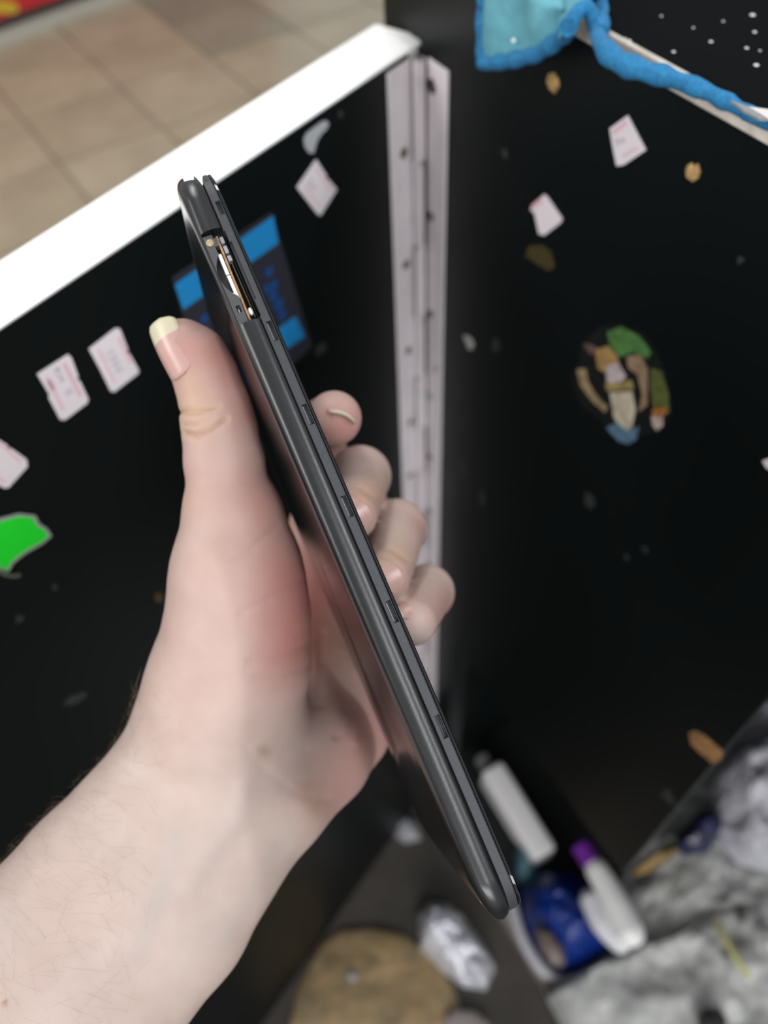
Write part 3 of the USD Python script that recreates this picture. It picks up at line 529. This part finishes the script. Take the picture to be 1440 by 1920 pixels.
back = taper(loft([(-0.04, 4.4), (0.02, 3.9), (0.03, 3.2)]))
obj('back_plate', ploc(back), back_m, phone, smooth=28)
obj('side_frame', ploc(frame), frame_m, phone, smooth=28)
obj('screen_glass', ploc(glass), glass_m, phone, smooth=28)
# inside the open port
dark = mat('dark_inside', (0.006, 0.006, 0.007), 0.5)
plate = cut(cbox(10.95, 30.9, 0.66, 4.6, 0.95, 3.0, 0.1), cbox(10.0, 12.3, 2.7, 5, 0, 4), cbox(10.8, 11.5, 0.4, 5, 0, 1.6), cbox(12.0, 31, 3.0, 5, 0, 4, rot=-1.5), from_man(manifold3d.Manifold.cylinder(6, 7.4, 7.4, 40).translate([KX(20.2), 8.1, -1])), cbox(26.9, 28.5, 1.45, 2.35, 0.5, 2.3, 0.15), cbox(14.0, 15.4, 2.4, 3.4, 0, 4))
obj('inner_plate', ploc(plate), mat('inner_plate_grey', (0.040, 0.041, 0.046), 0.5), phone, smooth=28)
screw_m = trimesh.creation.revolve([[0, -0.6], [0.85, -0.6], [0.82, -0.1], [0.5, 0.25], [0, 0.32]], sections=20); screw_m = cut(screw_m, lbox(-0.6, 0.6, -0.12, 0.12, 0.1, 1), lbox(-0.12, 0.12, -0.6, 0.6, 0.1, 1))
screw_m.vertices = screw_m.vertices * [1, 1, -1]; screw_m.invert(); screw_m.apply_translation([KX(12.9), 1.75, 0.75])
obj('screw', ploc(screw_m), mat('pale_gold', (0.40, 0.32, 0.19), 0.4, metal=0.3), phone)
obj('circuit_board', ploc(cbox(11.6, 30.6, 3.15, 3.62, 1.6, 6.2, 0.08, rot=-1.0)), mat('board_brown', (0.36, 0.20, 0.085), 0.45, var=900, col2=(0.20, 0.10, 0.04)), phone)
obj('connector', ploc(trimesh.util.concatenate([cbox(15.6, 20.2, 2.28, 3.02, 1.2, 4.5, 0.1), cbox(20.4, 25.4, 2.32, 3.02, 1.2, 4.5, 0.1), cbox(24.0, 25.6, 2.1, 2.9, 1.35, 4.5, 0.1)])), mat('connector_silver', (0.80, 0.80, 0.82), 0.3, metal=0.6), phone)
chip = mat('chip_grey', (0.22, 0.23, 0.26), 0.35)
for x0, x1 in ((12.0, 13.4), (14.0, 15.6), (16.2, 17.4)): obj('chip', ploc(cbox(x0, x1, 3.95, 4.75, 1.7, 3.2, 0.1)), chip, phone)
obj('flex_cable', ploc(cbox(16.5, 30.0, 4.35, 4.55, 1.9, 5.5, 0.05, rot=0.5)), mat('olive_flex', (0.045, 0.040, 0.018), 0.4), phone)
blob = trimesh.creation.icosphere(2, 0.62); blob.apply_scale([1.5, 0.85, 0.9]); blob.apply_translation([KX(28.6), 4.05, 1.9])
obj('solder_blob', ploc(blob), mat('bright_solder', (0.85, 0.85, 0.85), 0.2, metal=0.7), phone)
obj('microphone', ploc(cbox(27.3, 28.3, 1.75, 2.1, 1.9, 2.6, 0.1)), mat('bright_solder', (0.85, 0.85, 0.85), 0.2, metal=0.7), phone)
for a, b in slots[1:5]: obj('clip_edge', ploc(lbox(a + 0.3, b - 0.3, 6.02, 6.16, 1.05, 1.9)), mat('clip_pale', (0.16, 0.165, 0.175), 0.4), phone, smooth=False)

# ------------------------------------------------------------------ the hand and forearm holding it
def cone(p, a, b):
    A, B = cam_mm(*a[:3]), cam_mm(*b[:3]); ra, rb = a[3] / F * a[2], b[3] / F * b[2]
    ab = B - A; h = np.clip(((p - A) @ ab) / (ab @ ab + 1e-9), 0, 1)
    return np.linalg.norm(p - A - h[:, None] * ab, axis=1) - (ra + h * (rb - ra))
def smin(a, b, k): h = np.maximum(k - np.abs(a - b), 0) / k; return np.minimum(a, b) - h * h * k * 0.25
def chain(p, js, k=3.0):
    d = None
    for a, b in zip(js[:-1], js[1:]):
        e = cone(p, a, b); d = e if d is None else smin(d, e, k)
    return d
# joints: pixel x, pixel y, depth in mm, radius in pixels there
ARM_R = [(-300, 2075, 165, 165), (-140, 1950, 174, 152), (15, 1795, 186, 136), (165, 1632, 197, 122), (322, 1442, 206, 106), (390, 1330, 203, 120)]
ARM_U = [(-60, 2180, 172, 150), (60, 2055, 180, 140), (205, 1905, 189, 126), (348, 1735, 199, 112), (515, 1500, 212, 92), (600, 1400, 226, 84)]
ARM_M = [(-170, 2120, 170, 175), (-40, 2000, 178, 165), (110, 1850, 188, 150), (256, 1684, 198, 138), (420, 1470, 208, 118), (470, 1360, 214, 110)]
THENAR = [(415, 1335, 205, 126), (438, 1240, 202, 140), (448, 1150, 199, 130), (446, 1075, 197, 121), (443, 985, 195, 93)]
HEEL = [(520, 1490, 215, 90), (600, 1420, 229, 88), (645, 1360, 238, 78), (672, 1290, 246, 72)]
THUMB = [(440, 1040, 195, 96), (430, 945, 194, 76), (421, 865, 193, 72), (411, 800, 192, 67), (404, 760, 192, 63), (387, 708, 191, 59), (368, 668, 190, 54), (345, 646, 189, 47)]
PALM = [[(500, 1380, 224, 90), (560, 1140, 255, 54)], [(560, 1380, 230, 80), (590, 1160, 258, 58)], [(610, 1380, 236, 75), (625, 1210, 258, 58)], [(650, 1370, 240, 70), (660, 1270, 254, 56)]]
INDEX = [(560, 1140, 255, 54), (612, 880, 266, 46), (596, 800, 242, 46), (627, 784, 211, 51)]
MIDDLE = [(590, 1160, 258, 56), (645, 950, 268, 50), (676, 893, 236, 56), (662, 968, 203, 45)]
RING = [(625, 1210, 258, 56), (710, 1050, 264, 50), (744, 992, 234, 55), (724, 1086, 201, 45)]
PINKY = [(660, 1270, 254, 54), (760, 1150, 254, 48), (800, 1110, 228, 50), (774, 1166, 200, 45)]
def rbox_sdf(p, grow=0.12):
    q = to_phone(p); c = np.array([PL / 2, TH / 2, WD / 2]); hx = np.array([PL / 2, TH / 2, WD / 2]); r = 3.0
    d2 = np.abs(q[:, [0, 2]] - c[[0, 2]]) - hx[[0, 2]] + CR; o = np.linalg.norm(np.maximum(d2, 0), axis=1) + np.minimum(d2.max(1), 0) - CR
    t = np.abs(q[:, 1] - c[1]) - hx[1]; r = 1.5
    e = np.c_[o + r, t + r]
    return np.linalg.norm(np.maximum(e, 0), axis=1) + np.minimum(e.max(1), 0) - r - grow
def hand_sdf(p):
    p = np.asarray(p, float)
    d = chain(p, ARM_R); d = smin(d, chain(p, ARM_U), 10); d = smin(d, chain(p, ARM_M), 8)
    d = smin(d, chain(p, THENAR), 9); d = smin(d, chain(p, HEEL), 7)
    for s in PALM: d = smin(d, chain(p, s), 6)
    d = smin(d, chain(p, THUMB, 2.0), 5)
    f = None
    for s in (INDEX, MIDDLE, RING, PINKY):
        e = chain(p, s, 1.5); f = e if f is None else smin(f, e, 2.2)
    d = smin(d, f, 4)
    ph = -rbox_sdf(p)
    return np.where(d > -12, -smin(-d, -ph, 0.8), d)
def surface_nets(fn, lo, hi, h):
    n = np.ceil((np.asarray(hi) - lo) / h).astype(int) + 1
    ax = [lo[k] + h * np.arange(n[k]) for k in range(3)]
    # coarse pass: only blocks of cells near the surface are sampled finely
    B = 6; val = np.full(n, 1e3, np.float32); cs = [ax[k][B // 2::B] for k in range(3)]
    C = np.stack(np.meshgrid(*cs, indexing='ij'), -1); cd = fn(C.reshape(-1, 3)).reshape(C.shape[:3])
    near = np.abs(cd) < h * B * 1.15
    full = np.repeat(np.repeat(np.repeat(near, B, 0), B, 1), B, 2); sgn = np.repeat(np.repeat(np.repeat(cd, B, 0), B, 1), B, 2)
    full = np.pad(full, [(0, max(0, n[k] - full.shape[k])) for k in range(3)], mode='edge')[:n[0], :n[1], :n[2]]; sgn = np.pad(sgn, [(0, max(0, n[k] - sgn.shape[k])) for k in range(3)], mode='edge')[:n[0], :n[1], :n[2]]
    val[:] = np.where(sgn < 0, -50, 50); idx = np.argwhere(full)
    pts = np.stack([ax[k][idx[:, k]] for k in range(3)], 1); out = np.concatenate([fn(q) for q in np.array_split(pts, max(1, len(pts) // 200000))])
    val[full] = out; inside = val < 0
    cell = tuple(k - 1 for k in n); cnt = np.zeros(cell, np.int8); acc = np.zeros(cell + (3,), np.float32); ne = np.zeros(cell, np.float32)
    corner = lambda d: tuple(slice(d[k], d[k] + cell[k]) for k in range(3))
    E = [((a, b, c), k) for k in range(3) for a in (0, 1) for b in (0, 1) for c in (0, 1) if (a, b, c)[k] == 0]
    for d, k in E:
        e = list(d); e[k] = 1; v0, v1 = val[corner(d)], val[corner(tuple(e))]; x = (v0 < 0) != (v1 < 0)
        t = np.where(x, v0 / np.where(x, v0 - v1, 1), 0)
        for j in range(3): acc[..., j] += np.where(x, d[j] + (t if j == k else 0), 0)
        ne += x
    act = ne > 0; vid = np.full(cell, -1, int); vid[act] = np.arange(act.sum())
    ci = np.argwhere(act); v = np.asarray(lo) + h * (ci + acc[act] / ne[act][:, None]); faces = []
    for k in range(3):
        i, j = (k + 1) % 3, (k + 2) % 3; sl0 = [slice(1, -1)] * 3; sl0[k] = slice(0, -1)
        s0 = [slice(1, -1)] * 3; s1 = [slice(1, -1)] * 3; s0[k], s1[k] = slice(0, n[k] - 1), slice(1, n[k])
        a, b = inside[tuple(s0)], inside[tuple(s1)]; q = np.argwhere(a != b); flip = a[tuple(q.T)]
        q[:, i] += 1; q[:, j] += 1
        def at(di, dj): w = q.copy(); w[:, i] -= di; w[:, j] -= dj; return vid[tuple(w.T)]
        quad = np.c_[at(1, 1), at(0, 1), at(0, 0), at(1, 0)]; quad[~flip] = quad[~flip][:, ::-1]; faces.append(quad)
    q = np.vstack(faces); q = q[(q >= 0).all(1)]
    return trimesh.Trimesh(v, np.vstack([q[:, [0, 1, 2]], q[:, [0, 2, 3]]]), process=False)
def grad(p, h=0.25):
    g = np.stack([hand_sdf(p + h * e) - hand_sdf(p - h * e) for e in np.eye(3)], 1); return g / (np.linalg.norm(g, axis=1, keepdims=True) + 1e-9)
hm = surface_nets(hand_sdf, np.array([-150.0, -58.0, 138.0]), np.array([36.0, 172.0, 292.0]), 1.6)
comp = hm.split(only_watertight=False); hm = max(comp, key=lambda c: len(c.faces))
hm = hm.subdivide()
hv = np.array(hm.vertices)
for _ in range(2): hv = hv - hand_sdf(hv)[:, None] * grad(hv)
hn = grad(hv); px = hv[:, 0] / hv[:, 2] * F + CX; py = hv[:, 1] / hv[:, 2] * F + CY
facing = np.clip(-hn[:, 2] * 2 + 0.6, 0, 1)
def seg_dist(poly):
    d = np.full(len(hv), 1e9)
    for a, b in zip(poly[:-1], poly[1:]):
        a, b = np.array(a, float), np.array(b, float); q = np.c_[px, py] - a; t = np.clip(q @ (b - a) / ((b - a) @ (b - a)), 0, 1)
        d = np.minimum(d, np.linalg.norm(q - t[:, None] * (b - a), axis=1))
    return d
disp = np.zeros(len(hv))
for poly, w, depth in [([(338, 773), (370, 772), (405, 764)], 5, 0.7), ([(345, 795), (368, 794), (395, 784)], 4, 0.45), ([(346, 812), (368, 817), (395, 806), (422, 788)], 5, 0.8), ([(648, 905), (680, 915), (712, 940)], 5, 0.35), ([(644, 922), (670, 930), (700, 955)], 4, 0.25), ([(706, 1026), (735, 1030), (764, 1050)], 5, 0.35), ([(700, 1042), (728, 1046), (756, 1066)], 4, 0.25),
                       ([(520, 985), (470, 1030), (440, 1045)], 6, 0.22), ([(570, 1085), (500, 1125), (450, 1150)], 6, 0.22), ([(595, 1200), (520, 1230), (470, 1240)], 7, 0.22), ([(600, 1240), (540, 1262), (480, 1270)], 6, 0.18),
                       ([(608, 1190), (604, 1260), (596, 1320)], 9, 0.9), ([(640, 1230), (646, 1300), (630, 1380)], 8, 0.35),
                       ([(460, 1400), (490, 1440), (560, 1490), (620, 1500)], 9, 0.10), ([(462, 1470), (440, 1540), (395, 1600), (360, 1660)], 22, -0.30), ([(660, 1260), (672, 1330), (665, 1390)], 9, -0.3)]:
    disp -= depth * np.exp(-(seg_dist(poly) / w) ** 2) * facing
disp += 0.10 * (meshkit.fbm(hv * 0.22, 3, 5) - 0.5) + 0.35 * (meshkit.fbm(hv * 0.06, 2, 9) - 0.5)
near_phone = np.clip(rbox_sdf(hv) / 1.5, 0, 1); hv = hv + hn * (disp * near_phone)[:, None]
hm = trimesh.Trimesh(hv, hm.faces, process=False)
if hm.volume < 0: hm.invert()
# skin flush with painted shade: fingertips and inside of the hand redder, thenar right side darkened, the thumb's knuckle folds are yellower
def spot(x, y, r): return np.exp(-((px - x) ** 2 + (py - y) ** 2) / r ** 2)
flush_and_shade = 0.04 + 0.24 * np.clip(1.25 - np.hypot((px - 470) / 330, (py - 880) / 520), 0, 1) ** 0.7 + 0.55 * spot(445, 670, 70) + 0.35 * spot(320, 660, 60) + 0.62 * spot(575, 1095, 100) + 0.28 * spot(500, 930, 60) + 0.55 * spot(700, 1380, 85) + 0.5 * spot(565, 1220, 80) + 0.5 * spot(645, 800, 55) + 0.4 * spot(478, 770, 35) + 0.45 * spot(850, 1140, 40) + 0.3 * spot(800, 990, 35) + 0.4 * spot(640, 1500, 70) + 0.3 * spot(735, 1090, 45) + 0.25 * spot(680, 950, 45) - 0.25 * spot(660, 870, 45) - 0.15 * spot(725, 1000, 50)
flush_and_shade += 0.10 * (meshkit.fbm(hv * 0.08, 3, 21) - 0.5) * 2
yellow = 0.42 * spot(360, 775, 45) + 0.3 * spot(345, 725, 35) + 0.25 * spot(352, 940, 40) + 0.5 * spot(695, 925, 30) + 0.5 * spot(742, 1040, 30) + 0.20 * spot(640, 1230, 60)
for poly in ([(338, 773), (405, 764)], [(346, 812), (368, 817), (422, 788)]): yellow += 0.35 * np.exp(-(seg_dist(poly) / 6) ** 2)
fold = sum(np.exp(-(seg_dist(q) / 4) ** 2) for q in ([(338, 773), (370, 772), (405, 764)], [(345, 795), (368, 794)], [(346, 812), (368, 817), (395, 806), (422, 788)]))
brown = 0.42 * spot(494, 1408, 13) + 0.35 * spot(572, 1482, 20) + 0.35 * spot(590, 1515, 22) + 0.8 * spot(9, 1880, 5) + 0.22 * fold
vein = 0.22 * np.exp(-(seg_dist([(468, 1460), (440, 1540), (395, 1610), (365, 1660)]) / 22) ** 2) + 0.35 * np.exp(-(seg_dist([(330, 1570), (300, 1680), (260, 1800)]) / 18) ** 2) + 0.3 * np.exp(-(seg_dist([(540, 1560), (480, 1660), (420, 1760)]) / 14) ** 2)

skin = usdkit.material(stage, '/World/Looks/skin', {
    'f': ('attribute', {'attribute': 'flush_and_shade'}), 'y': ('attribute', {'attribute': 'yellow'}), 'b': ('attribute', {'attribute': 'brown'}), 'v': ('attribute', {'attribute': 'vein'}),
    'g': ('geometry', {}), 'n': ('noise_texture', dict(scale=150.0, detail=4.0)), 'n2': ('noise_texture', dict(scale=2600.0, detail=2.0)),
    'r': ('rgb_ramp', dict(ramp=[(0.3, (0.390, 0.308, 0.272)), (0.7, (0.424, 0.342, 0.305))])),
    'm1': ('mix_color', dict(b=(0.375, 0.140, 0.122))), 'm2': ('mix_color', dict(b=(0.42, 0.27, 0.165))), 'm3': ('mix_color', dict(b=(0.22, 0.10, 0.045))), 'm4': ('mix_color', dict(b=(0.33, 0.30, 0.285))),
    'bp': ('bump', dict(strength=0.18, distance=0.0003)),
    'p': ('principled_bsdf', dict(roughness=0.50, specular_ior_level=0.35, subsurface_weight=0.12, subsurface_scale=0.002, subsurface_radius=(1.0, 0.4, 0.25)))},
    [('g.position', 'n.vector'), ('g.position', 'n2.vector'), ('n.fac', 'r.fac'), ('r.color', 'm1.a'), ('f.fac', 'm1.fac'), ('m1.result', 'm2.a'), ('y.fac', 'm2.fac'), ('m2.result', 'm3.a'), ('b.fac', 'm3.fac'), ('m3.result', 'm4.a'), ('v.fac', 'm4.fac'), ('m4.result', 'p.base_color'), ('n2.fac', 'bp.height'), ('bp.normal', 'p.normal')], surface='p.BSDF')
hw = from_cam(hv); hb = trimesh.Trimesh(hw, hm.faces, process=False)
if hb.volume < 0: hb.invert()
person = thing('person', 'bare left forearm and hand of a person gripping the black phone', 'person', [hw[:, 0].mean(), hw[:, 1].mean(), hw[:, 2].min()])
sk = obj('arm_and_hand', hb, skin, person, smooth=True)
api = UsdGeom.PrimvarsAPI(sk)
for nm, a in (('flush_and_shade', flush_and_shade), ('yellow', yellow), ('brown', brown), ('vein', vein)):
    api.CreatePrimvar(nm, Sdf.ValueTypeNames.FloatArray, 'vertex').Set(Vt.FloatArray.FromNumpy(np.clip(a, 0, 1).astype(np.float32)))

# nails
def hit(x, y, z0=140.0):
    z = np.arange(z0, 275, 0.1); d = hand_sdf(np.c_[(x - CX) / F * z, (y - CY) / F * z, z]); k = np.argmax(d < 0)
    return cam_mm(x, y, z[k]) if d[k] < 0 else None
nail_m = mat('pink_nail', (0.42, 0.255, 0.228), 0.28, spec=0.5)
edge_m = mat('ivory_nail_edge', (0.47, 0.425, 0.31), 0.35)
def nail(name, base, tip, n, half, free, R, side=None, lift=0.25, free_w=1.0, droop=0.02):
    """base, tip: camera mm; n: rough outward direction"""
    a = tip - base; ln = np.linalg.norm(a); a /= ln; n = np.asarray(n, float); n -= a * (n @ a); n /= np.linalg.norm(n); b = np.cross(a, n)
    def patch(u0, u1, nu=14, nv=15, thick=0.45, up=0.0):
        tops, bots = [], []
        for u in np.linspace(u0, u1, nu):
            w = half
            if u < 2.5: w = half * math.sqrt(max(0.05, 1 - ((2.5 - u) / 2.6) ** 2)) * 1.0
            if u > ln + free - 2.2: w = half * math.sqrt(max(0.10, 1 - ((u - (ln + free - 2.2)) / 2.4) ** 2))
            row = []
            for v in np.linspace(-1, 1, nv):
                th = v * w / R; row.append(base + a * u + b * R * math.sin(th) + n * (R * (math.cos(th) - 1) + lift + up - droop * max(0, u - ln * 0.5) ** 2))
            tops.append(row); bots.append([q - n * thick for q in row])
        return grid_solid(np.array(tops), np.array(bots))
    def world(m):
        m.vertices = from_cam(m.vertices)
        if m.volume < 0: m.invert()
        return m
    k = obj(name, world(patch(0, ln + 0.02)), nail_m, person, smooth=60)
    if free > 0: obj('free_edge', world(patch(ln, ln + free, 8)), edge_m, k, smooth=60)
tb, tm = hit(338, 706), hit(318, 668); ta = (tm - tb) / np.linalg.norm(tm - tb); tn = grad((tb * 0.4 + tm * 0.6)[None])[0]
nail('thumb_nail', tb, tb + ta * 9.6, tn * 0.75 + np.array([-0.12, -0.05, -0.22]), 5.4, 4.4, 6.0, lift=0.55, droop=0.012)
nail('fingernail', cam_mm(638, 750, 211), cam_mm(648, 771, 203.5), (0.5, -0.75, -0.45), 4.6, 1.0, 5.6, lift=0.2)
for bpx, tpx, half, R in (((694, 958), (668, 974), 4.1, 5.5), ((753, 1076), (726, 1092), 4.3, 5.6), ((768, 1136), (752, 1146), 3.2, 4.8)):
    hb_, ht_ = hit(*bpx), hit(*tpx)
    if hb_ is None or ht_ is None: continue
    nail('fingernail', hb_, ht_, grad(((hb_ + ht_) / 2)[None])[0], half, 0.8, R, lift=0.55)

# fine hairs lying on the forearm
cand = np.flatnonzero((px < 330 - (py - 1290) * 0.12) & (py > 1290) & (hn[:, 2] < 0.25) & (px > -40) & (py < 1980)); pick = rng.choice(cand, 300, replace=False)
pts, counts = [], []
for k in pick:
    p, nn = hv[k], hn[k]; t = np.array([-0.55, -0.35, 0.1]) + 0.35 * rng.standard_normal(3); t -= nn * (t @ nn); t /= np.linalg.norm(t); ln = rng.uniform(4, 9)
    for u in (0, 0.33, 0.66, 1): pts.append(from_cam(p + t * ln * u + nn * (1.3 * math.sin(u * 2.2) * rng.uniform(0.6, 1.4)) + np.array([0, 0.9 * u * u, 0])))
    counts.append(4)
o = origin[str(person.GetPath())]
hair = UsdGeom.BasisCurves.Define(stage, str(person.GetPath()) + '/arm_hair')
hair.CreateTypeAttr('linear'); hair.CreatePointsAttr(Vt.Vec3fArray.FromNumpy((np.array(pts) - o).astype(np.float32))); hair.CreateCurveVertexCountsAttr(counts)
hair.CreateWidthsAttr([0.000022]); hair.SetWidthsInterpolation('constant')
UsdShade.MaterialBindingAPI.Apply(hair.GetPrim()).Bind(mat('brown_hair', (0.20, 0.13, 0.085), 0.6))
tag(hair.GetPrim(), 'fine brown arm hair', kind='stuff')
